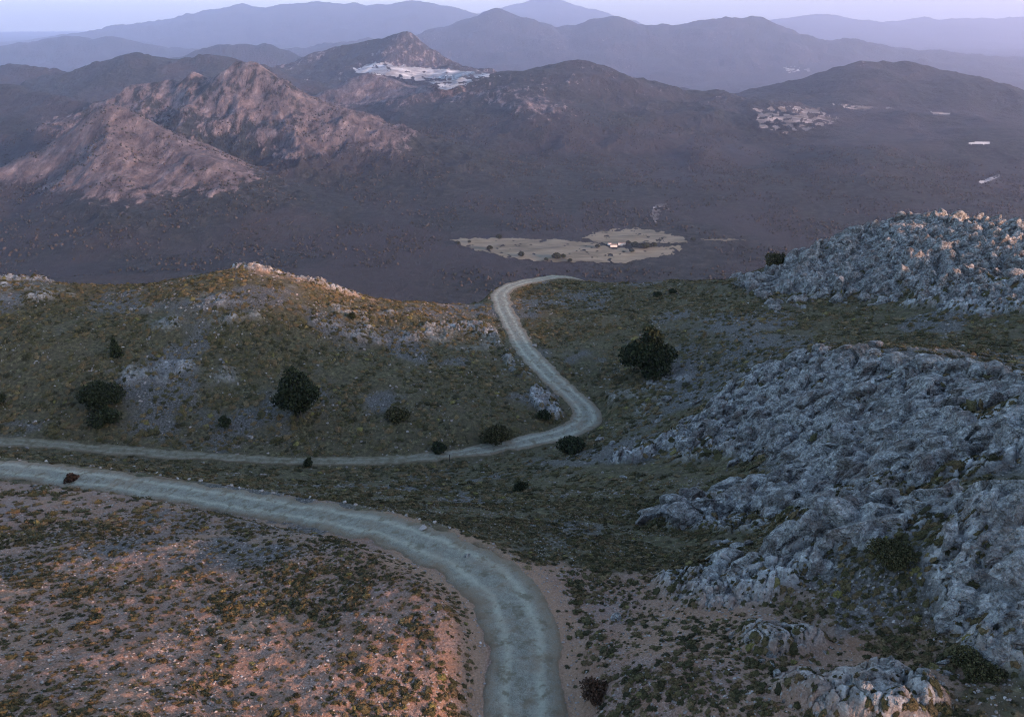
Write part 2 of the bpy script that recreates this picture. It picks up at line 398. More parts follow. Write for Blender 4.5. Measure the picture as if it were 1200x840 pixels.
# -- near ground, by zones of what covers it; tan also carries painted crest sunlight
g = Mat('hill_ground')
n1 = g.noise(.12, 4); n2 = g.noise(1.4, 6, .7); n3 = g.noise(7, 8, .85); n4 = g.noise(.5, 6, .7)
grass = g.ramp(n2, [(.33, (.020, .019, .010)), (.5, (.068, .062, .033)), (.62, (.135, .120, .066)), (.75, (.26, .23, .15))])
grass = g.mix(g.ramp(n4, [(.40, 0.), (.62, .75)]), grass, (.082, .066, .044))
scree = g.ramp(n3, [(.33, (.060, .037, .028)), (.46, (.19, .125, .098)), (.56, (.33, .235, .195)), (.70, (.58, .46, .40))])
scree = g.mix(g.ramp(n4, [(.38, 0.), (.60, .7)]), scree, (.22, .115, .066))
scree = g.mix(g.ramp(n1, [(.5, 0.), (.68, .5)]), scree, (.21, .165, .16))
grey = g.ramp(g.noise(3.2, 6, .7), [(.33, (.03, .03, .03)), (.5, (.085, .083, .082)), (.66, (.21, .205, .20))])
tan = g.ramp(n3, [(.3, (.17, .105, .070)), (.5, (.29, .185, .125)), (.7, (.40, .28, .21))])
c = g.mix(g.attr('scree'), grass, scree)
c = g.mix(g.attr('stony'), c, grey)
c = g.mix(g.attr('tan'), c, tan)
c = g.mix(g.attr('rock'), c, rock_color(g))
g.color(c)
vd, _ = g.voro(3.5)
g.bump(g.math('ADD', g.math('MULTIPLY', n3, .5), g.math('ADD', n2, g.math('MULTIPLY', vd, .4))), .3, .9)

# -- far country
f = Mat('far_country')
b = f.attr('bare'); fn = f.noise(.016, 10, .72, stretch=(1.5, .7, .5)); fn2 = f.noise(.0016, 6, .6); fn3 = f.noise(.035, 6, .7)
wood = f.ramp(fn3, [(.32, (.004, .007, .008)), (.5, (.013, .019, .021)), (.68, (.038, .042, .040))])
wood = f.mix(f.ramp(fn2, [(.45, 0.), (.58, .8)]), wood, (.030, .029, .034))
barec = f.ramp(fn, [(.32, (.018, .018, .022)), (.45, (.060, .052, .058)), (.57, (.115, .098, .104)), (.74, (.27, .24, .25))])
k = f.math('ADD', b, f.math('MULTIPLY', f.math('SUBTRACT', fn, .5), 1.8))
k = f.ramp(f.math('ADD', k, f.math('MULTIPLY', f.math('SUBTRACT', fn2, .5), .8)), [(.43, 0.), (.57, 1.)])
f.color(f.mix(k, wood, barec)); f.bump(f.math('ADD', fn3, f.math('MULTIPLY', fn, 2.0)), 14, 1.0)

# ------------------------------------------------------------------ polar ground sheets
def polar(rs, az):
    R, T = np.meshgrid(rs, az, indexing='ij')
    return R*np.sin(T), R*np.cos(T)
def grid_faces(nr, na, wrap=False):
    i = np.arange(nr-1)[:, None]*na; j = np.arange(na-1)[None]
    a = (i+j).ravel()
    return np.c_[a, a+na, a+na+1, a+1][:, ::-1]
IN = math.radians(55)
az_near = np.r_[np.linspace(-math.pi, -IN, 110)[:-1], np.linspace(-IN, IN, 1900), np.linspace(IN, math.pi, 110)[1:]]
rs = [4.0]
while rs[-1] < 640:
    r = rs[-1]
    rs.append(r*1.0035 if 26 < r < 260 else r*1.03)
rs = np.array(rs)
X, Y = polar(rs, az_near)
Z, mask, D, W, S = H_near(X, Y)
Zf = H_far(X, Y)
Z = np.where(np.hypot(X, Y) > 450, np.maximum(Z, Zf+.5), Z)
x, y = X, Y
X0, Y0 = X, Y
e = D-W
n_a = fbm(x/9, y/9, 4); n_b = fbm(x/3+4, y/3+2, 4)
# scree of the near slope: the side of the upper road towards the camera
b0 = np.interp(x, [-200, -90, -60, -30, -12, 0, 10, 25, 40], [140, 93, 82, 68, 59, 52, 50, 40, 30])
scr = 1-sstep(-1, 3, y-b0+(n_a-.5)*8)
scr = scr*sstep(30, 18, x+(n_a-.5)*10)
scr *= sstep(.36, .5, .46+.4*(n_b-.5)+ (scr-.5)*.3)
stony = sstep(.53, .70, fbm(x/13+2, y/13+6, 4)+.16*rock_masks(x, y)+.10*sstep(15, 45, x)-.02)*.85
tanm = (1-sstep(.2, 2.6, e+(n_b-.5)*2.0))*sstep(-.5, .3, e)*sstep(62, 50, y)*sstep(-18, -6, x)
tanm = np.maximum(tanm, .55*sstep(.55, .62, fbm(x/7+40, y/7, 3))*scr)
tanm = np.maximum(tanm, (.8*sstep(.5, .6, n_b)*(1-sstep(1, 4, e)))*sstep(100, 60, y))
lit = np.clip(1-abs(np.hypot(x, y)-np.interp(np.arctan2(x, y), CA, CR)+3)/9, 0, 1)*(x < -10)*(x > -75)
tanm = np.maximum(tanm, .8*lit*sstep(.42, .56, n_b))  # golden sunlight along the left ridge crest, put into the ground colour
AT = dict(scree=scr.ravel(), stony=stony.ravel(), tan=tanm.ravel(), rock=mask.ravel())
ground = raw_mesh('terrain', np.c_[X.ravel(), Y.ravel(), Z.ravel()], grid_faces(len(rs), len(az_near)), g.m, smooth=True, attrs=AT)
tag(ground, kind='structure')

az_far = np.r_[np.linspace(-math.pi, -IN, 150)[:-1], np.linspace(-IN, IN, 1400), np.linspace(IN, math.pi, 150)[1:]]
rf = [380.0]
while rf[-1] < 70000: rf.append(rf[-1]*(1.02 if rf[-1] < 1600 else 1.0022 if rf[-1] < 4700 else 1.004 if rf[-1] < 12000 else 1.01))
rf = np.array(rf)
X, Y = polar(rf, az_far)
Z, bare = H_far(X, Y, True)
Z = Z - 3*(np.hypot(X, Y) < 640)
# the drone's own mountain runs down to the valley floor
R = np.hypot(X, Y); inner = R < 2000
Zn = np.full(Z.shape, -1e4); Zn[inner] = H_near(X[inner], Y[inner], fine=False)-4
Z = np.maximum(Z, Zn)
far = raw_mesh('hills', np.c_[X.ravel(), Y.ravel(), Z.ravel()], grid_faces(len(rf), len(az_far)), f.m, smooth=True, attrs=dict(bare=bare.ravel()))
tag(far, kind='structure')

# height lookup on a bilinear cache of the near sheet (for placing things)
_az_i = np.arange(len(az_near)); _lr = np.arange(len(rs))
ZN = np.array([v for v in np.empty(0)])
_co = np.empty(len(ground.data.vertices)*3, np.float32); ground.data.vertices.foreach_get('co', _co)
ZN = _co.reshape(len(rs), len(az_near), 3)[:, :, 2]
MK = rock_masks(X0, Y0)
def zat(x, y):
    x = np.asarray(x, float); y = np.asarray(y, float)
    i = np.interp(np.hypot(x, y), rs, _lr); j = np.interp(np.arctan2(x, y), az_near, _az_i)
    i0 = np.clip(i.astype(int), 0, len(rs)-2); j0 = np.clip(j.astype(int), 0, len(az_near)-2); fi = i-i0; fj = j-j0
    return (ZN[i0, j0]*(1-fi)+ZN[i0+1, j0]*fi)*(1-fj)+(ZN[i0, j0+1]*(1-fi)+ZN[i0+1, j0+1]*fi)*fj
def mat_(F_, x, y):
    i = np.clip(np.rint(np.interp(np.hypot(x, y), rs, _lr)).astype(int), 0, len(rs)-1); j = np.rint(np.interp(np.arctan2(x, y), az_near, _az_i)).astype(int)
    return F_[i, j]
SCR, STN = scr, stony
def hit(px, py):
    d = ray(px, py); t = np.geomspace(26, 420, 6000)
    P = np.array([0, 0, CAM_Z]) + d*t[:, None]
    k = np.nonzero(P[:, 2] < zat(P[:, 0], P[:, 1]))[0]
    return P[k[0]] if len(k) else hit(px, py+1.5)
def hit_far(px, py):
    px = np.asarray(px, float).ravel(); py = np.asarray(py, float).ravel()
    u = (px-600)/FPX; v = (420-py)/FPX
    d = np.c_[u, CP+v*SP, -SP+v*CP]
    t = np.geomspace(1200, 20000, 420); out = np.full((len(px), 3), np.nan); done = np.zeros(len(px), bool)
    for s in range(0, len(t), 1):
        P = d*t[s]; zz = H_far(P[:, 0], P[:, 1]); h = (~done) & (P[:, 2]+CAM_Z < zz)
        if h.any():
            lo = np.full(h.sum(), t[s-1]); hi = np.full(h.sum(), t[s]); dh = d[h]
            for _ in range(7):
                mid = (lo+hi)/2; Q = dh*mid[:, None]; below = Q[:, 2]+CAM_Z < H_far(Q[:, 0], Q[:, 1])
                hi = np.where(below, mid, hi); lo = np.where(below, lo, mid)
            Q = dh*hi[:, None]; out[h] = np.c_[Q[:, 0], Q[:, 1], H_far(Q[:, 0], Q[:, 1])]; done |= h
        if done.all(): break
    return out

# ------------------------------------------------------------------ the road
nr = len(RL); tg = np.gradient(RL[:, :2], axis=0); tg /= np.linalg.norm(tg, axis=1)[:, None]; nm = np.c_[-tg[:, 1], tg[:, 0]]
NA = 25; ac = np.linspace(-1, 1, NA); s_ = np.arange(nr)*.45
ragL = (fbm(s_/3.5, s_*0+3, 6, .65)-.5)*2.0; ragR = (fbm(s_/3.5, s_*0+70, 6, .65)-.5)*2.0
half = RL[:, 3]/2
wl_ = half+ragL+.15; wr_ = half+ragR+.15
off = np.where(ac[None] < 0, ac[None]*wr_[:, None], ac[None]*wl_[:, None])
VX = RL[:, None, 0]+nm[:, None, 0]*off; VY = RL[:, None, 1]+nm[:, None, 1]*off
crown = .05*(1-ac**2)[None]-.05*(np.exp(-((abs(ac)-.42)/.12)**2))[None]
VZ = RL[:, None, 2]+crown-.02+(fbm(VX*1.2, VY*1.2, 4)-.5)*.10-.14*(abs(ac)[None] > .97)
r_ = Mat('road_gravel')
a_ = r_.attr('across'); rn = r_.noise(2.2, 8, .75); rn2 = r_.noise(.35, 6, .7); rn3 = r_.noise(12, 5, .8); rn4 = r_.noise(.9, 6, .7)
base = r_.ramp(rn, [(.3, (.095, .105, .090)), (.48, (.20, .215, .19)), (.6, (.29, .305, .27)), (.75, (.42, .43, .39))])
base = r_.mix(.5, base, r_.ramp(rn3, [(.32, .05), (.5, .24), (.68, .50)]))
wob = r_.math('ADD', a_, r_.math('MULTIPLY', r_.math('SUBTRACT', rn2, .5), .22))
track = r_.ramp(wob, [(0., .0), (.18, .1), (.28, 1.), (.38, .1), (.5, 0.), (.62, .1), (.70, 1.), (.80, .1), (1., 0.)])
base = r_.mix(r_.math('MULTIPLY', track, r_.ramp(rn4, [(.3, .2), (.6, .9)])), base, (.45, .47, .42))
base = r_.mix(r_.ramp(rn4, [(.5, 0.), (.62, .8)]), base, (.13, .115, .088))
base = r_.mix(r_.ramp(rn2, [(.5, 0.), (.68, .6)]), base, (.24, .185, .145))
edge = r_.ramp(wob, [(0., 1.), (.12, .55), (.24, 0.), (.8, 0.), (.9, .55), (1., 1.)])
base = r_.mix(r_.math('MULTIPLY', edge, r_.ramp(rn, [(.35, .2), (.55, 1.)])), base, (.20, .145, .105))
base = r_.mix(r_.math('MULTIPLY', r_.attr('dull'), r_.ramp(rn4, [(.3, .35), (.6, 1.)])), base, (.115, .105, .075))
base = r_.mix(1.0, base, (.97, .93, .83), 'MULTIPLY')
r_.color(base); r_.bump(r_.math('ADD', rn, rn3), .16, 1.0)
road = raw_mesh('road', np.c_[VX.ravel(), VY.ravel(), VZ.ravel()], grid_faces(nr, NA), r_.m, smooth=True,
                attrs=dict(across=np.tile((ac+1)/2, nr), dull=np.repeat((1-sstep(1.3, 1.9, half))*.75, NA)))
tag(road, kind='structure')

# ------------------------------------------------------------------ templates
def ico(sub):
    import bmesh
    bm = bmesh.new(); bmesh.ops.create_icosphere(bm, subdivisions=sub, radius=1.0)
    V = np.array([v.co[:] for v in bm.verts]); F = np.array([[v.index for v in q.verts] for q in bm.faces]); bm.free()
    return V, F
def lumpy(sub, amp, ang, seed):
    V, F = ico(sub); R_ = np.random.default_rng(seed)
    for _ in range(ang):                        # chop with planes: angular stone
        nn = R_.normal(size=3); nn /= np.linalg.norm(nn); h = R_.uniform(.30, .72)
        dd = V@nn; V = V - np.outer(np.maximum(dd-h, 0), nn)
    V = V*(1+R_.normal(size=(len(V), 1))*amp)
    return V, F
def scatter(name, T, pos, scl, rot, mats, attrs_fn=None, tilt=None, **kw):
    """many copies of template meshes T joined as one mass"""
    VV = []; FF = []; base = 0; rnd = []; hgt = []
    which = rng.integers(0, len(T), len(pos))
    for k, (V, F) in enumerate(T):
        m = np.nonzero(which == k)[0]
        if not len(m): continue
        c, s = np.cos(rot[m]), np.sin(rot[m])
        L = V[None]*scl[m][:, None]
        x = L[..., 0]*c[:, None]-L[..., 1]*s[:, None]; y = L[..., 0]*s[:, None]+L[..., 1]*c[:, None]; z = L[..., 2]
        if tilt is not None: z = z + x*tilt[m][:, 0:1] + y*tilt[m][:, 1:2]
        P = np.stack([x, y, z], -1)+pos[m][:, None]
        VV.append(P.reshape(-1, 3)); nV = len(V)
        FF.append((F[None]+(np.arange(len(m))*nV)[:, None, None]+base).reshape(-1, F.shape[1])); base += nV*len(m)
        rnd.append(np.repeat(rng.random(len(m)), nV)); hgt.append(np.tile(V[:, 2], len(m)))
    return raw_mesh(name, np.vstack(VV), np.vstack(FF), mats, attrs=dict(rnd=np.concatenate(rnd), hgt=np.concatenate(hgt)), **kw)
def slope_at(x, y, e=.6):
    return np.c_[(zat(x+e, y)-zat(x-e, y))/(2*e), (zat(x, y+e)-zat(x, y-e))/(2*e)]
def scatter_xy(n, rmin, rmax, amax=None):
    amax = amax or (58 if rmin < 60 else 47)
    r = np.sqrt(rng.uniform(rmin**2, rmax**2, n)); a = np.radians(rng.uniform(-amax, amax, n))
    return r*np.sin(a), r*np.cos(a)

# ------------------------------------------------------------------ rock outcrops: bedrock lumps standing out of the hill
LG = [lumpy(3, .010, 7+s % 4*3, s) for s in range(14)]; SM = [lumpy(1, .06, 5, s+20) for s in range(6)]
def outcrop_body(zones, xs, ys, scl, vox):
    """lumps and their buried bed fused into one continuous surface"""
    cell = .5; VV = []; FF = []; nb = 0
    lo = (xs.min()-1, ys.min()-1); hi = (xs.max()+1, ys.max()+1)
    gx, gy = np.meshgrid(np.arange(lo[0], hi[0], cell), np.arange(lo[1], hi[1], cell))
    near_ = np.zeros(gx.shape, bool)
    ix = ((xs-lo[0])/cell).astype(int); iy = ((ys-lo[1])/cell).astype(int)
    kx = 5
    for a in range(-kx, kx+1):
        for b in range(-kx, kx+1): near_[np.clip(iy+b, 0, gx.shape[0]-1), np.clip(ix+a, 0, gx.shape[1]-1)] = True
    bx, by = gx[near_], gy[near_]; e_ = cell*.56
    cor = [(-e_, -e_), (e_, -e_), (e_, e_), (-e_, e_)]
    zc = [zat(bx+p[0], by+p[1])-.22 for p in cor]
    BV = np.stack([np.stack([bx+p[0], by+p[1], z_-d_], -1) for d_ in (1.1, 0) for p, z_ in zip(cor, zc)], 1)
    BF = np.array([(0, 3, 2, 1), (4, 5, 6, 7), (0, 1, 5, 4), (1, 2, 6, 5), (2, 3, 7, 6), (3, 0, 4, 7)])
    BT = np.r_[BF[:, [0, 1, 2]], BF[:, [0, 2, 3]]]
    VV.append(BV.reshape(-1, 3)); FF.append((BT[None]+(np.arange(len(bx))*8)[:, None, None]).reshape(-1, 3)); nb = 8*len(bx)
    rot = rng.uniform(-.6, .6, len(xs))+(rng.random(len(xs)) < .3)*1.5; sl = slope_at(xs, ys)*.7; pz = zat(xs, ys)-scl[:, 2]*.12
    wh = rng.integers(0, len(LG), len(xs))
    for k, (V, F) in enumerate(LG):
        m = np.nonzero(wh == k)[0]
        if not len(m): continue
        c, s = np.cos(rot[m]), np.sin(rot[m]); L = V[None]*scl[m][:, None]
        x = L[..., 0]*c[:, None]-L[..., 1]*s[:, None]; y = L[..., 0]*s[:, None]+L[..., 1]*c[:, None]
        z = L[..., 2]+x*sl[m][:, 0:1]+y*sl[m][:, 1:2]
        VV.append((np.stack([x, y, z], -1)+np.c_[xs[m], ys[m], pz[m]][:, None]).reshape(-1, 3))
        FF.append((F[None]+(np.arange(len(m))*len(V))[:, None, None]+nb).reshape(-1, 3)); nb += len(V)*len(m)
    t_ = raw_mesh('rock_outcrop', np.vstack(VV), np.vstack(FF), m_rock.m)
    md = t_.modifiers.new('fuse', 'REMESH'); md.mode = 'VOXEL'; md.voxel_size = vox; md.use_smooth_shade = True
    dg = bpy.context.evaluated_depsgraph_get(); me = bpy.data.meshes.new_from_object(t_.evaluated_get(dg))
    t_.modifiers.clear(); old = t_.data; t_.data = me; bpy.data.meshes.remove(old)
    me.materials.clear(); me.materials.append(m_rock.m)
    me.polygons.foreach_set('use_smooth', np.full(len(me.polygons), False)); me.update()
    return t_
OUT = [  # name of region by world box via photo points: centre, radii, number, size range, label
 ('near', [ROCKS[0], ROCKS[1], ROCKS[3], ROCKS[4], ROCKS[5], ROCKS[25], ROCKS[26]], 6600, (.3, 3.6), 'broad pale grey limestone outcrop covering the slope right of the near road bend'),
 ('edge', [ROCKS[2]], 800, (.4, 2.0), 'blue grey limestone outcrop at the right edge of the photo above the lower right corner'),
 ('low', [ROCKS[8], ROCKS[9]], 170, (.25, .9), 'low grey rock band among green shrubs near the bottom right corner'),
 ('mid', [ROCKS[7]], 200, (.25, .9), 'small grey boulder patch between the near road and the large outcrop'),
 ('fluted', [ROCKS[6]], 60, (.5, 1.6), 'purple grey fluted rock standing alone right of the lower road bend'),
 ('crest', [ROCKS[10], ROCKS[11], ROCKS[27]], 10500, (.8, 4.2), 'high dome of grey limestone crowning the hill on the right skyline'),
 ('crestside', [ROCKS[12]], 420, (.7, 2.6), 'grey rock slab below the right end of the skyline dome'),
 ('crestlow', [ROCKS[13]], 130, (.6, 2.2), 'small rounded grey outcrop just below the middle of the skyline dome'),
 ('left', [ROCKS[14]], 330, (.3, 1.2), 'patch of grey stones in the middle of the green left hillside'),
 ('leftlow', [ROCKS[15]], 160, (.25, 1.), 'strip of grey stones on the left hillside behind the two round trees'),
 ('knoll', [ROCKS[16]], 260, (.4, 1.6), 'pale rocky cap on the highest knoll of the left ridge'),
 ('knollside', [ROCKS[17]], 220, (.3, 1.3), 'sunlit rocks on the ridge descending right from the knoll'),
 ('leftridge', [ROCKS[18]], 160, (.3, 1.3), 'sunlit rocks on the ridge at the left edge of the photo'),
 ('roadpile', [ROCKS[22], ROCKS[23]], 300, (.25, 1.0), 'heap of pale stones along the inner side of the upper road bend'),
]
for key, zones, cnt, (s0, s1), lab in OUT:
    xs = []; ys = []
    per = np.array([z_[2]*z_[3] for z_ in zones]); per = (cnt*per/per.sum()).astype(int)*3
    for z_, m_ in zip(zones, per):
        q = rng.normal(size=(m_, 2))*.55
        if key.startswith('crest'): q = np.clip(q*.9, -.95, .95)
        c0, s0_ = math.cos(z_[4]), math.sin(z_[4])
        xs.append(z_[0]+q[:, 0]*z_[2]*c0-q[:, 1]*z_[3]*s0_); ys.append(z_[1]+q[:, 0]*z_[2]*s0_+q[:, 1]*z_[3]*c0)
    xs = np.concatenate(xs); ys = np.concatenate(ys)
    Dd, _, Ww, _ = road_near(xs, ys)
    ua, ub = xs*.86-ys*.5, xs*.5+ys*.86
    clump = .55*fbm(ua/2.2+9, ub/7+1, 4)+.45*fbm(xs/3+5, ys/3, 3)
    if key == 'crest': clump = clump*.4+.38
    ok = (Dd > Ww+.9) & (mat_(MK, xs, ys)*.55+rng.random(len(xs))*.4+clump*2.3 > 1.72)
    xs, ys = xs[ok][:cnt], ys[ok][:cnt]
    if len(xs) < 5: continue
    u = rng.random(len(xs))**3.0; sz = s0+(s1-s0)*u
    scl = np.c_[sz*rng.uniform(.7, 1.15, len(xs)), sz*rng.uniform(.6, 1.0, len(xs)), sz*rng.uniform(.6, 1.15, len(xs))]*.62
    if key.startswith('crest'): scl *= np.array([1.0, .95, 1.35])
    if key == 'fluted': scl = np.c_[sz*.3, sz*.3, sz*1.2]
    o = outcrop_body(zones, xs, ys, scl, .075 if key in ('near', 'edge', 'low', 'mid', 'fluted') else .12 if 'crest' not in key else .17)
    tag(o, lab, 'rock outcrop', 'limestone outcrops on the hills')

# ------------------------------------------------------------------ ground cover: cushions of low scrub (uncountable), small stones
def cushion(sub, amp, seed):
    V, F = ico(sub); R_ = np.random.default_rng(seed)
    V = V.copy(); V *= 1+R_.normal(size=(len(V), 1))*amp
    V[:, 2] = np.where(V[:, 2] < 0, V[:, 2]*.25, V[:, 2])
    # sprigs standing out of the cushion
    nb = 34 if sub == 2 else 12
    d = R_.normal(size=(nb, 3)); d[:, 2] = abs(d[:, 2])+.15; d /= np.linalg.norm(d, axis=1)[:, None]
    V = V*np.array([.82, .82, .8]); P = d*R_.uniform(.55, .95, (nb, 1)); t = R_.normal(size=(nb, 3)); t -= (t*d).sum(1)[:, None]*d; t /= np.linalg.norm(t, axis=1)[:, None]
    L_ = R_.uniform(.2, .5, (nb, 1)); w_ = R_.uniform(.10, .2, (nb, 1))
    sp = np.stack([P-t*w_, P+t*w_, P+d*L_+t*R_.normal(size=(nb, 1))*.15], 1).reshape(-1, 3)
    return np.vstack([V, sp]), np.vstack([F, np.arange(3*nb).reshape(-1, 3)+len(V)])
cu = Mat('scrub')
rr = cu.attr('rnd'); cn = cu.noise(7, 5, .75)
cc = cu.ramp(rr, [(0., (.036, .034, .017)), (.3, (.070, .064, .028)), (.55, (.120, .100, .045)), (.82, (.155, .105, .055)), (.97, (.21, .155, .08)), (1., (.21, .19, .06))])
cc = cu.mix(cu.ramp(cn, [(.3, .85), (.6, 0.)]), cc, (.018, .018, .012))
cu.color(cc); cu.bump(cu.noise(14, 4, .8), .12, 1.)
C2 = [cushion(2, .2, s) for s in range(8)]; C1 = [cushion(1, .26, s) for s in range(8)]
def plant(n, rmin, rmax, s0, s1, T, name, label):
    x, y = scatter_xy(n, rmin, rmax)
    Dd, _, Ww, _ = road_near(x, y); rk = mat_(MK, x, y); sc_ = mat_(SCR, x, y); st = mat_(STN, x, y)
    nn = fbm(x/5+3, y/5+1, 4); n2_ = fbm(x/16+30, y/16, 3)
    dens = .85*(1-.25*sc_)*(1-.5*st) * sstep(.40, .56, nn*.75+n2_*.25+.05*(1-sc_))*1.25
    dens = np.maximum(dens, .12+.12*sc_)*(1-.45*rk)
    ok = (rng.random(n) < dens) & (Dd-Ww > .35+.8*rng.random(n)) & ~((Dd-Ww < 2) & (y < 52) & (x > 0) & (rng.random(n) < .75))
    x, y = x[ok], y[ok]
    s = s0+(s1-s0)*(rng.random(len(x))**2.6)*(.35+1.3*fbm(x/2.5+60, y/2.5, 3))
    scl = np.c_[s*rng.uniform(.8, 1.3, len(x)), s*rng.uniform(.7, 1.1, len(x)), s*rng.uniform(.5, .85, len(x))]
    o = scatter(name, T, np.c_[x, y, zat(x, y)-.03], scl, rng.uniform(0, 6.3, len(x)), cu.m, tilt=slope_at(x, y)*.9)
    return o, len(x)
o, k1 = plant(148000, 27, 78, .05, .33, C2, 'ground_cover', '')
tag(o, kind='stuff')
o, k2 = plant(145000, 74, 262, .16, .72, C1, 'ground_cover', '')
tag(o, kind='stuff')
st_ = Mat('loose_stone')
sr = st_.attr('rnd')
st_.color(st_.mix(.35, st_.ramp(sr, [(0., (.10, .078, .065)), (.5, (.18, .145, .125)), (.95, (.27, .235, .21)), (1., (.45, .42, .40))]), st_.ramp(st_.noise(8, 4), [(.3, .1), (.7, .45)])))
def stones(n, rmin, rmax, s0, s1, T, thin):
    x, y = scatter_xy(n, rmin, rmax)
    Dd, _, Ww, _ = road_near(x, y); nn = fbm(x/4+13, y/4+21, 4); sc_ = mat_(SCR, x, y); st = mat_(STN, x, y); rk = mat_(MK, x, y); mm = rock_masks(x, y)
    dens = np.clip(sstep(.42, .62, nn+.12*sc_+.14*st+.2*mm)+thin+.5*(abs(Dd-Ww-.5) < .5), 0, 1)
    ok = (rng.random(n) < dens) & (Dd-Ww > -.25)
    x, y = x[ok], y[ok]; s = s0+(s1-s0)*rng.random(len(x))**3.5
    scl = np.c_[s*rng.uniform(.8, 1.3, len(x)), s*rng.uniform(.6, 1., len(x)), s*rng.uniform(.4, .8, len(x))]
    return tag(scatter('rubble', T, np.c_[x, y, zat(x, y)+.01], scl, rng.uniform(0, 6.3, len(x)), st_.m, tilt=slope_at(x, y)), kind='stuff'), len(x)
_, k3 = stones(74000, 27, 85, .025, .16, SM, .10)
_, k4 = stones(31000, 80, 255, .08, .42, SM, .02)
print('scatter', k1, k2, k3, k4)

# ------------------------------------------------------------------ trees and bushes that stand out one by one
bark = Mat('bark'); bark.color(bark.ramp(bark.noise(9, 4), [(.3, (.03, .025, .02)), (.7, (.09, .075, .06))])); bark.bump(bark.noise(15, 4), .05)
def leafmat(name, lo, hi):
    m = Mat(name); m.color(m.ramp(m.attr('rnd'), [(0., lo), (1., hi)])); return m.m
m_dark = leafmat('dark_foliage', (.006, .010, .006), (.046, .056, .028))
m_olive = leafmat('olive_foliage', (.016, .018, .009), (.085, .078, .036))
m_rust = leafmat('rusty_foliage', (.022, .014, .010), (.070, .042, .028))
def leaves(lobes, n, size, R_):
    """lobes: (x,y,z,rx,ry,rz). leaf-sized faces through the volume, denser near each lobe's skin"""
    V = []; F = []; rnd = []
    vol = np.array([l[3]*l[4]*l[5] for l in lobes])**.75; cnt = np.maximum((n*vol/vol.sum()).astype(int), 12)
    for l, m in zip(lobes, cnt):
        d = R_.normal(size=(m, 3)); d /= np.linalg.norm(d, axis=1)[:, None]
        rad = np.minimum(R_.random(m)**.33*1.08, 1.0)+R_.normal(size=m)*.05
        P = np.array(l[:3])+d*rad[:, None]*np.array(l[3:])
        P[:, 2] = np.maximum(P[:, 2], .05)
        a = R_.normal(size=(m, 3)); a /= np.linalg.norm(a, axis=1)[:, None]
        bb = np.cross(a, R_.normal(size=(m, 3))); bb /= np.linalg.norm(bb, axis=1)[:, None]
        s = size*R_.uniform(.6, 1.5, m)[:, None]
        q = np.stack([P-a*s-bb*s*.6, P+a*s-bb*s*.5, P+a*s*.8+bb*s*.6, P-a*s*.7+bb*s*.7], 1)
        k = len(rnd)*0+sum(len(v) for v in V)
        V.append(q.reshape(-1, 3)); F.append(np.arange(4*m).reshape(-1, 4)+k); rnd.append(np.repeat(R_.random(m), 4))
    return np.vstack(V), np.vstack(F), np.concatenate(rnd)
def tube(pts, rad, ns=7):
    pts = np.array(pts, float); V = []; F = []
    for i, p in enumerate(pts):
        t = pts[min(i+1, len(pts)-1)]-pts[max(i-1, 0)]; t /= np.linalg.norm(t)
        a = np.cross(t, [.3, .9, .1]); a /= np.linalg.norm(a); b = np.cross(t, a)
        for k in range(ns):
            th = 2*math.pi*k/ns; V.append(p+rad[i]*(a*math.cos(th)+b*math.sin(th)))
    for i in range(len(pts)-1):
        for k in range(ns):
            F.append((i*ns+k, i*ns+(k+1) % ns, (i+1)*ns+(k+1) % ns, (i+1)*ns+k))
    return np.array(V), np.array(F)
def join(parts):
    V = []; F = []; n_ = 0
    for v, f_ in parts: V.append(v); F.append(f_+n_); n_ += len(v)
    return np.vstack(V), np.vstack(F)
def place(name, px, py, label, cat, group=None):
    p = hit(px, py)
    e = bpy.data.objects.new(name, None); e.empty_display_size = .5; link(e)
    e.location = (p[0], p[1], float(zat(p[0], p[1]))-.05)
    tag(e, label, cat, group); return e, p
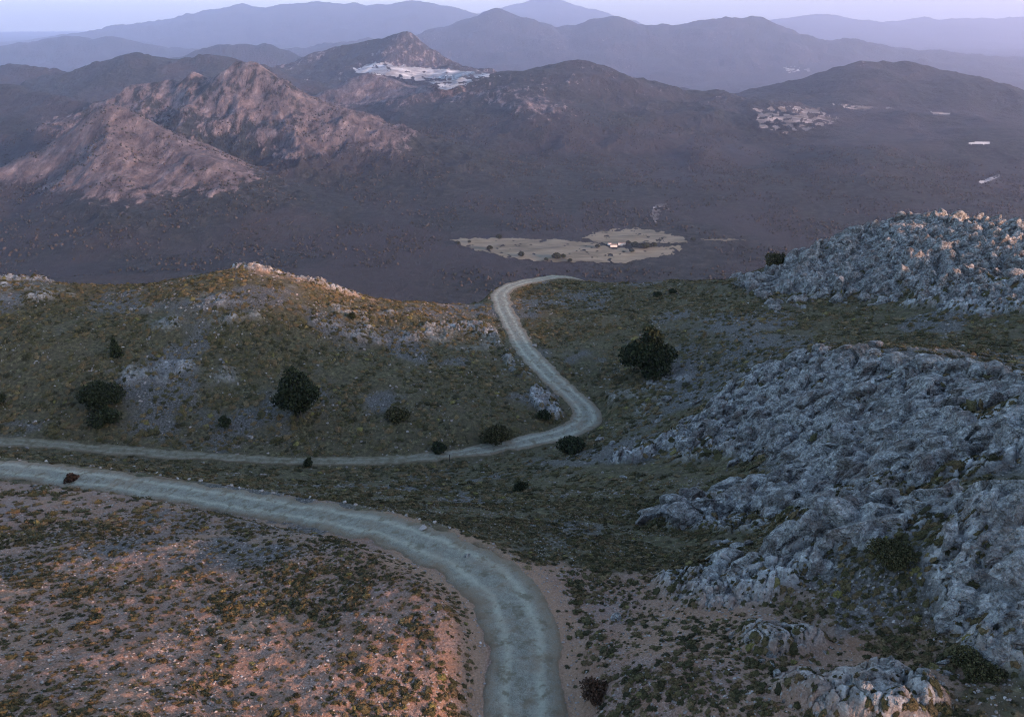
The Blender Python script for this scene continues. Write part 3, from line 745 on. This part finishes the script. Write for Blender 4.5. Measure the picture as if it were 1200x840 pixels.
def plant_thing(name, px, py, wpx, hpx, label, cat, mat, group=None, shape='round', seed=1, dens=1.0, bare_stem=.12):
    """(px,py) = foot in the photo, wpx/hpx = size in the photo"""
    R_ = np.random.default_rng(seed)
    e, p = place(name, px, py, label, cat, group)
    depth = p[1]*CP+(CAM_Z-p[2])*SP; sc = depth/FPX
    w = wpx*sc*.94; h = hpx*sc*1.0/1.0
    h = max(h*1.14 - .5*w*.42*.4, .35*w)          # the crown is seen from above: part of its height on the photo is depth
    lobes = []
    if shape == 'cone':
        for i in range(9):
            t = i/8; r = w*.5*(1-t*.82)
            for k in range(3 if i < 8 else 1):
                th = R_.uniform(0, 6.3); lobes.append((math.cos(th)*r*.35, math.sin(th)*r*.35, h*(.1+.84*t), r*.75, r*.75, h*.11))
    else:
        nl = 16 if wpx > 25 else 8
        for i in range(nl):
            th = i*2.4+R_.uniform(-.4, .4); rr_ = w*.5*math.sqrt((i+.5)/nl)*.72
            top = h*(1-.45*(rr_/(w*.5))**1.6)
            s = w*R_.uniform(.10, .27)
            zc = R_.uniform(.35, .95)*max(top-s*.7, s*.6)
            lobes.append((math.cos(th)*rr_, math.sin(th)*rr_, max(zc, s*.5), s*1.15, s*1.15, s*.9))
        lobes.append((0, 0, h*.48, w*.27, w*.27, h*.36))
        if shape == 'peak':
            lobes.append((R_.uniform(-.06, .06)*w, 0, h*.92, w*.17, w*.17, h*.13)); lobes.append((w*.1, 0, h*.78, w*.22, w*.22, h*.15))
    n_ = int((5200 if wpx > 40 else 1500 if wpx > 20 else 700)*dens*2)
    size = w*(.016 if wpx > 40 else .024 if wpx > 20 else .04)*1.25
    V, F, rn_ = leaves(lobes, n_, size, R_)
    hgt = h
    par = [tube([(0, 0, -.3), (.02*w, .01*w, h*.2), (-.01*w, .02*w, h*.5), (.02*w, 0, h*.75)], [w*.05+.03, w*.04+.02, w*.028+.01, .01])]
    for k in range(5):
        th = k*1.26+R_.uniform(0, .5); q = (math.cos(th), math.sin(th))
        par.append(tube([(.01*w, .01*w, h*(.12+.05*k)), (q[0]*w*.15, q[1]*w*.15, h*(.28+.07*k)), (q[0]*w*.32, q[1]*w*.32, h*(.42+.07*k))], [w*.025+.01, w*.016+.005, .008]))
    tv, tf = join(par)
    crown = raw_mesh('crown' if cat == 'tree' else 'foliage', V, F, mat, parent=e, attrs=dict(rnd=rn_))
    trunk = raw_mesh('trunk' if cat == 'tree' else 'stem', tv, tf, bark.m, parent=e, smooth=True)
    e.rotation_euler = (0, 0, R_.uniform(0, .6))
    return e
TREES = [
 ('tree', 351, 489, 56, 58, 'large dark evergreen tree alone on the green slope above the lower road', 'peak', m_dark, 1),
 ('tree', 119, 474, 48, 33, 'broad round dark tree left on the green slope, wider than high', 'round', m_dark, 2),
 ('tree', 757, 438, 60, 54, 'large dark round tree right of the upper road on the grey slope', 'peak', m_dark, 3),
 ('tree', 137, 418, 17, 24, 'small pointed dark tree high on the left slope above the broad round tree', 'cone', m_dark, 4)]
for nme, px, py, w, h, lab, shp, mt, sd_ in TREES:
    plant_thing(nme, px, py, w, h, lab, 'tree', mt, 'dark trees on the hillside', shp, sd_)
SHRUBS = [
 (123, 495, 36, 20, 'dark bush directly below the broad round tree on the left slope', m_dark),
 (2, 475, 15, 17, 'dark bush cut off by the left edge of the photo', m_dark),
 (264, 502, 18, 16, 'dark bush between the broad round tree and the tall evergreen', m_dark),
 (581, 519, 34, 27, 'rounded dark bush left of the lower road bend', m_olive),
 (669, 529, 36, 20, 'dark bush on the outer edge of the road just below the bend', m_dark),
 (514, 529, 20, 14, 'small dark bush beside the lower road left of the rounded bush', m_dark),
 (466, 489, 30, 8, 'low wide dark bush in the middle of the green slope', m_olive),
 (362, 545, 13, 11, 'tiny dark bush on the edge of the lower road', m_dark),
 (609, 575, 18, 15, 'small dark bush in the hollow between the two roads', m_dark),
 (414, 375, 9, 12, 'tiny dark bush high on the slope right of the stony patch', m_dark),
 (638, 492, 18, 16, 'dark bush on the inner side of the road bend', m_dark),
 (694, 818, 36, 30, 'rust brown bush beside the near road at the bottom', m_rust),
 (84, 563, 18, 9, 'reddish brown bush jutting over the near road at the left', m_rust),
 (911, 308, 28, 17, 'dark bush on the skyline at the foot of the grey rock dome', m_olive),
 (770, 348, 12, 8, 'dark bush near the skyline right of the upper road', m_dark),
 (788, 344, 10, 7, 'second dark bush near the skyline, the right one of the pair', m_dark),
 (1047, 652, 50, 18, 'dark brown bush in a hollow of the large limestone outcrop', m_olive),
 (1150, 785, 56, 16, 'wide dark olive bush near the lower right corner', m_olive)]
for i, (px, py, w, h, lab, mt) in enumerate(SHRUBS):
    plant_thing('bush', px, py, w, h, lab, 'bush', mt, 'bushes on the hillside', 'round', 50+i, dens=.9)

# single stones
def boulder(px, py, wpx, label, mat, group=None, seed=0, flat=.7):
    p = hit(px, py); depth = p[1]*CP+(CAM_Z-p[2])*SP; s = wpx*depth/FPX*.5
    V, F = lumpy(3 if wpx > 8 else 2, .015, 9, 200+seed)
    V = V*np.array([s, s*.75, s*flat]); V[:, 2] += s*flat*.45
    o = raw_mesh('boulder', V, F, mat, attrs=dict(rnd=np.full(len(V), .95)))
    o.location = (p[0], p[1], float(zat(p[0], p[1]))); o.rotation_euler = (0, 0, seed*1.3)
    return tag(o, label, 'stone', group)
boulder(496, 620, 14, 'white boulder lying on the far verge of the near road before the bend', st_.m, seed=1)
boulder(626, 406, 7, 'bright white stone beside the upper road where it straightens', st_.m, seed=2)
boulder(548, 652, 12, 'grey stone on the outer verge at the near bend', m_rock.m, seed=3)
boulder(850, 655, 16, 'pale boulder left of the grey boulder patch above the near road', st_.m, seed=4)
boulder(882, 655, 22, 'tall pale boulder at the lower left end of the large outcrop', m_rock.m, seed=5, flat=1.1)
boulder(940, 418, 9, 'pale stone on the top edge of the large near outcrop', st_.m, seed=6)
boulder(965, 422, 8, 'second pale stone on the top edge of the large outcrop beside yellow grass', st_.m, seed=7)
# row of kerb stones set along the far verge of the near road
k = 0
ii = np.nonzero((RL[:, 1] > 50) & (RL[:, 1] < 100) & (RL[:, 0] < -3) & (np.arange(nr) < 330))[0]
stpl = [lumpy(1, .04, 5, 300+q) for q in range(5)]
meshes = []
for q, (V, F) in enumerate(stpl):
    t_ = raw_mesh('roadside_stone', V*np.array([.22, .17, .14])+np.array([0, 0, .06]), F, st_.m, attrs=dict(rnd=np.full(len(V), .8+.05*q)))
    meshes.append(t_.data); bpy.data.objects.remove(t_)
for i in ii[::4]:
    side = -(RL[i, 3]/2+.55+rng.uniform(-.15, .45))
    x, y = RL[i, 0]+nm[i, 0]*side, RL[i, 1]+nm[i, 1]*side
    if rng.random() < .35: continue
    o = bpy.data.objects.new('roadside_stone', meshes[k % 5]); link(o)
    s = rng.uniform(.7, 1.7); o.scale = (s, s, s); o.location = (x, y, float(zat(x, y))); o.rotation_euler = (0, 0, rng.uniform(0, 6)); k += 1
    tag(o, 'small whitish stone in the row along the far verge of the near road', 'stone', 'row of whitish stones along the near road')
# marker post beside the lower road
pm = Mat('weathered_wood'); pm.color(pm.ramp(pm.noise(6, 4), [(.3, (.03, .028, .025)), (.7, (.09, .08, .07))]))
p = hit(527, 541)
V, F = join([tube([(0, 0, -.2), (0, 0, .6), (.02, 0, 1.35), (.02, 0, 1.42)], [.09, .085, .08, .05], 8)])
o = raw_mesh('marker_post', V, F, pm.m); o.location = (p[0], p[1], float(zat(p[0], p[1])))
tag(o, 'short dark wooden post on the verge of the lower road', 'post')

# ------------------------------------------------------------------ pale fields, quarry and clearings far below
def patch(name, poly, col, nx=160, ny=44, lift=1.2, rough=1.5, holes=0.0):
    poly = np.array(poly, float); x0, y0 = poly.min(0); x1, y1 = poly.max(0)
    gx, gy = np.meshgrid(np.linspace(x0-2, x1+2, nx), np.linspace(y0-1, y1+1, ny))
    qx = gx+(fbm(gx/7, gy/3, 4)-.5)*rough*5; qy = gy+(fbm(gx/7+9, gy/3, 4)-.5)*rough*1.6
    ins = np.zeros(gx.shape, bool); n_ = len(poly)
    for i in range(n_):
        ax, ay = poly[i]; bx, by = poly[(i+1) % n_]
        cnd = ((ay > qy) != (by > qy)); xx = (bx-ax)*(qy-ay)/((by-ay) if by != ay else 1e-9)+ax
        ins ^= cnd & (qx < xx)
    ins &= fbm(gx/6+40, gy/2.2+3, 4) > holes
    P = hit_far(gx, gy)
    okv = ~np.isnan(P[:, 0])
    idx = np.arange(nx*ny).reshape(ny, nx)
    q = np.stack([idx[:-1, :-1], idx[:-1, 1:], idx[1:, 1:], idx[1:, :-1]], -1).reshape(-1, 4)
    keep = (ins.ravel()[q].sum(1) >= 3) & okv[q].all(1)
    dep = P[q][..., 1]; keep &= (dep.max(1)-dep.min(1)) < .05*dep.mean(1)
    q = q[keep]
    if not len(q): print('empty patch', name); return
    used, inv = np.unique(q, return_inverse=True); P = P[used]; P[:, 2] += lift
    o = raw_mesh(name, P, inv.reshape(-1, 4), col, smooth=True); tag(o, kind='structure'); return o
def fieldmat(name, a, b, c, sc=.02):
    m = Mat(name); n_ = m.noise(sc, 7, .65, stretch=(.5, 1.6, 1)); m.color(m.ramp(n_, [(.30, a), (.5, b), (.70, c)])); return m.m
m_field = fieldmat('stubble_field', (.055, .052, .038), (.13, .12, .085), (.195, .178, .13))
m_quarry = fieldmat('bare_chalk', (.05, .05, .055), (.19, .205, .22), (.50, .53, .56), .006)
m_clear = fieldmat('stony_clearing', (.03, .03, .03), (.10, .095, .095), (.30, .28, .28), .010)
patch('field', [(527, 281), (560, 279), (610, 280), (660, 281), (700, 286), (722, 292), (760, 290), (798, 288), (795, 297), (760, 303), (730, 309), (690, 308), (640, 307), (600, 303), (560, 294)], m_field, 260, 80, rough=3, holes=.27)
patch('field', [(680, 279), (700, 272), (725, 268), (750, 268), (775, 273), (800, 278), (805, 284), (780, 286), (745, 285), (720, 287), (700, 285)], m_field, 220, 70, rough=3, holes=.28)
patch('field', [(806, 281), (850, 280), (885, 282), (850, 283)], m_field, 60, 8)
patch('field', [(765, 240), (780, 238), (786, 246), (775, 252), (768, 262), (762, 255)], m_clear, 60, 50, holes=.5)
patch('quarry', [(412, 84), (430, 76), (440, 73), (470, 77), (505, 80), (545, 84), (590, 90), (560, 94), (545, 101), (520, 106), (505, 98), (470, 92), (440, 88)], m_quarry, 200, 70, lift=4, rough=4, holes=.36)
patch('clearing', [(886, 127), (910, 125), (945, 128), (985, 141), (972, 147), (945, 154), (920, 158), (892, 152), (884, 142)], m_clear, 160, 60, lift=3, rough=4, holes=.47)
patch('field', [(972, 122), (1000, 125), (1045, 126), (1048, 129), (1010, 130), (985, 127)], m_clear, 120, 16, lift=3, holes=.42)
patch('field', [(1092, 131), (1115, 133), (1112, 136), (1094, 135)], m_clear, 40, 8, lift=3)
patch('field', [(1134, 167), (1160, 166), (1160, 170), (1136, 170)], m_quarry, 40, 8, lift=2, rough=.5)
patch('field', [(1146, 213), (1158, 209), (1172, 204), (1172, 208), (1160, 213), (1150, 216)], m_quarry, 40, 16, lift=2, rough=.4)
patch('field', [(918, 80), (930, 77), (948, 80), (948, 86), (925, 86)], m_quarry, 50, 20, lift=5, rough=1.5, holes=.42)

# ------------------------------------------------------------------ farmhouses in the field
m_wall = Mat('white_plaster'); m_wall.color(m_wall.ramp(m_wall.noise(.8, 4), [(.3, (.42, .41, .39)), (.7, (.60, .59, .57))]))
m_roof = Mat('clay_tiles'); m_roof.color(m_roof.ramp(m_roof.noise(1.5, 4), [(.3, (.13, .10, .09)), (.7, (.20, .16, .14))]))
m_glass = Mat('dark_window', .3); m_glass.color((.02, .025, .03))
def box(x0, x1, y0, y1, z0, z1):
    V = np.array([(a, b, c_) for c_ in (z0, z1) for b in (y0, y1) for a in (x0, x1)], float)
    F = np.array([(0, 2, 3, 1), (4, 5, 7, 6), (0, 1, 5, 4), (2, 6, 7, 3), (0, 4, 6, 2), (1, 3, 7, 5)]); return V, F
def house(px, py, L, Wd, Hh, rot, label):
    P = hit_far([px], [py])[0]
    e = bpy.data.objects.new('farmhouse', None); link(e); e.location = (P[0], P[1], P[2]+1); e.rotation_euler = (0, 0, rot)
    tag(e, label, 'farmhouse', 'white farm buildings in the field')
    raw_mesh('wall', *box(-L/2, L/2, -Wd/2, Wd/2, -3, Hh), m_wall.m, parent=e)
    rh = Wd*.28; o_ = .4
    V = np.array([(-L/2-o_, -Wd/2-o_, Hh+.01), (L/2+o_, -Wd/2-o_, Hh+.01), (L/2+o_, Wd/2+o_, Hh+.01), (-L/2-o_, Wd/2+o_, Hh+.01), (-L/2-o_, 0, Hh+rh), (L/2+o_, 0, Hh+rh)])
    F = np.array([(0, 1, 5, 4), (2, 3, 4, 5), (0, 4, 3, 3), (1, 2, 5, 5), (0, 3, 2, 1)])
    me = bpy.data.meshes.new('roof'); me.from_pydata([tuple(v) for v in V], [], [(0, 1, 5, 4), (2, 3, 4, 5), (0, 4, 3), (1, 2, 5), (0, 3, 2, 1)]); me.materials.append(m_roof.m)
    link(bpy.data.objects.new('roof', me), e)
    nwin = max(2, int(L/4))
    for i in range(nwin):
        cx = -L/2+(i+.5)*L/nwin
        if i == nwin//2: raw_mesh('door', *box(cx-.6, cx+.6, -Wd/2-.05, -Wd/2+.05, 0, 2.2), bark.m, parent=e)
        else: raw_mesh('window', *box(cx-.5, cx+.5, -Wd/2-.04, -Wd/2+.05, 1.2, 2.4), m_glass.m, parent=e)
house(719, 289, 20, 9, 4.5, .1, 'long white farmhouse, left building of the group in the pale field')
house(727, 287.5, 13, 8, 6.5, -.2, 'taller white farmhouse, middle building of the group in the pale field')
house(714, 287, 10, 7, 4, .4, 'small white farm building at the left rear of the group in the field')
house(731, 286.5, 9, 6, 4, .0, 'small white shed at the right end of the group in the field')

# ------------------------------------------------------------------ far woodland: too many to count, one mass
px = rng.uniform(-20, 560, 24000); py = rng.uniform(60, 300, 24000)
r1 = np.sqrt(rng.uniform(1750**2, 4300**2, 60000)); a1 = np.radians(rng.uniform(-38, 38, 60000))
x, y = r1*np.sin(a1), r1*np.cos(a1)
z, br = H_far(x, y, True)
cl = fbm(x/120, y/120, 4)
ok = (rng.random(len(x)) < np.where(br > .4, .6*sstep(.5, .64, cl)+.015, .8*sstep(.4, .55, cl)))
fld = np.array([by_drop(665, 290, 620)[:2]])
ok &= ~((abs(x-fld[0, 0]-20) < 400) & (abs(y-fld[0, 1]) < 190))
x, y, z = x[ok], y[ok], z[ok]
s = 1.2+3.2*rng.random(len(x))**1.8
OC = [lumpy(1, .12, 0, 70+q) for q in range(4)]
OC = [(V*np.array([1, 1, 1.1])+np.array([0, 0, .6]), F) for V, F in OC]
m_wood = Mat('far_trees'); m_wood.color(m_wood.ramp(m_wood.attr('rnd'), [(0., (.010, .013, .011)), (.6, (.024, .026, .022)), (1., (.05, .042, .036))]))
tag(scatter('woods', OC, np.c_[x, y, z], np.c_[s, s, s], rng.uniform(0, 6, len(x)), m_wood.m), kind='stuff')
print('woods', len(x))
# trees one can tell apart round the field
vt = [(536, 287, 7), (574, 293, 8), (611, 301, 9), (652, 304, 12), (660, 303, 8), (640, 306, 6), (668, 307, 6), (700, 291, 7), (744, 290, 10), (755, 292, 12), (766, 290, 9), (740, 296, 7), (585, 280, 8), (550, 285, 5), (812, 283, 7), (736, 286, 6)]
VL = ['dark tree at the left tip of the pale valley field', 'small dark tree inside the left part of the pale field', 'dark tree on the near left border of the pale field', 'largest dark tree on the near border at the middle of the pale field',
      'dark tree touching the right side of the largest border tree', 'small dark tree touching the left side of the largest border tree', 'small dark tree on the near border, right of the border clump', 'dark tree left of the white farmhouses on the field track',
      'dark tree just right of the white farmhouses', 'broad dark tree, middle of the three right of the farmhouses', 'dark tree, rightmost of the three right of the farmhouses', 'small dark tree below the farmhouses in the pale field',
      'dark tree on the far border of the left part of the pale field', 'tiny dark tree near the left tip of the pale field', 'dark tree beyond the right end of the pale field', 'tiny dark tree close behind the right end of the farm shed']
proto = None
for i, (px, py, w) in enumerate(vt):
    P = hit_far([px], [py])[0]; sc = P[1]/FPX
    e = bpy.data.objects.new('field_tree', None); link(e); e.location = (P[0], P[1], P[2]+.8); s = w*sc*.5
    tag(e, VL[i], 'tree', 'dark trees around the pale valley field')
    if proto is None:
        R_ = np.random.default_rng(5)
        V, F, rn_ = leaves([(0, 0, .9, .8, .8, .6), (.5, .1, .8, .5, .5, .4), (-.45, .2, .75, .5, .5, .45), (.1, -.4, .8, .5, .5, .4), (0, 0, 1.3, .5, .5, .35)], 1600, .11, R_)
        cm = raw_mesh('crown', V, F, m_dark, parent=e, attrs=dict(rnd=rn_)); tm = raw_mesh('trunk', *tube([(0, 0, -.3), (.02, 0, .4), (0, .03, 1.)], [.1, .08, .04]), bark.m, parent=e); proto = (cm, tm)
    else:
        for q in proto:
            d_ = q.copy(); link(d_, e)
    e.scale = (s, s, s*.8); e.rotation_euler = (0, 0, i*1.1)

# ------------------------------------------------------------------ haze
me = bpy.data.meshes.new('haze')
V, F = box(-72000, 72000, -72000, 72000, FLOOR-DEEP-300, CAM_Z+1000)
me.from_pydata([tuple(v) for v in V], [], [tuple(int(i) for i in q) for q in F])
hz = bpy.data.materials.new('haze'); hz.use_nodes = True
hn = hz.node_tree.nodes; hn.remove(hn['Principled BSDF'])
pv = hn.new('ShaderNodeVolumePrincipled'); pv.inputs['Density'].default_value = 3.5e-5; pv.inputs['Color'].default_value = (.70, .73, 1.0, 1); pv.inputs['Anisotropy'].default_value = .55
hz.node_tree.links.new(pv.outputs[0], hn['Material Output'].inputs['Volume'])
me.materials.append(hz)
tag(link(bpy.data.objects.new('haze', me)), kind='stuff')
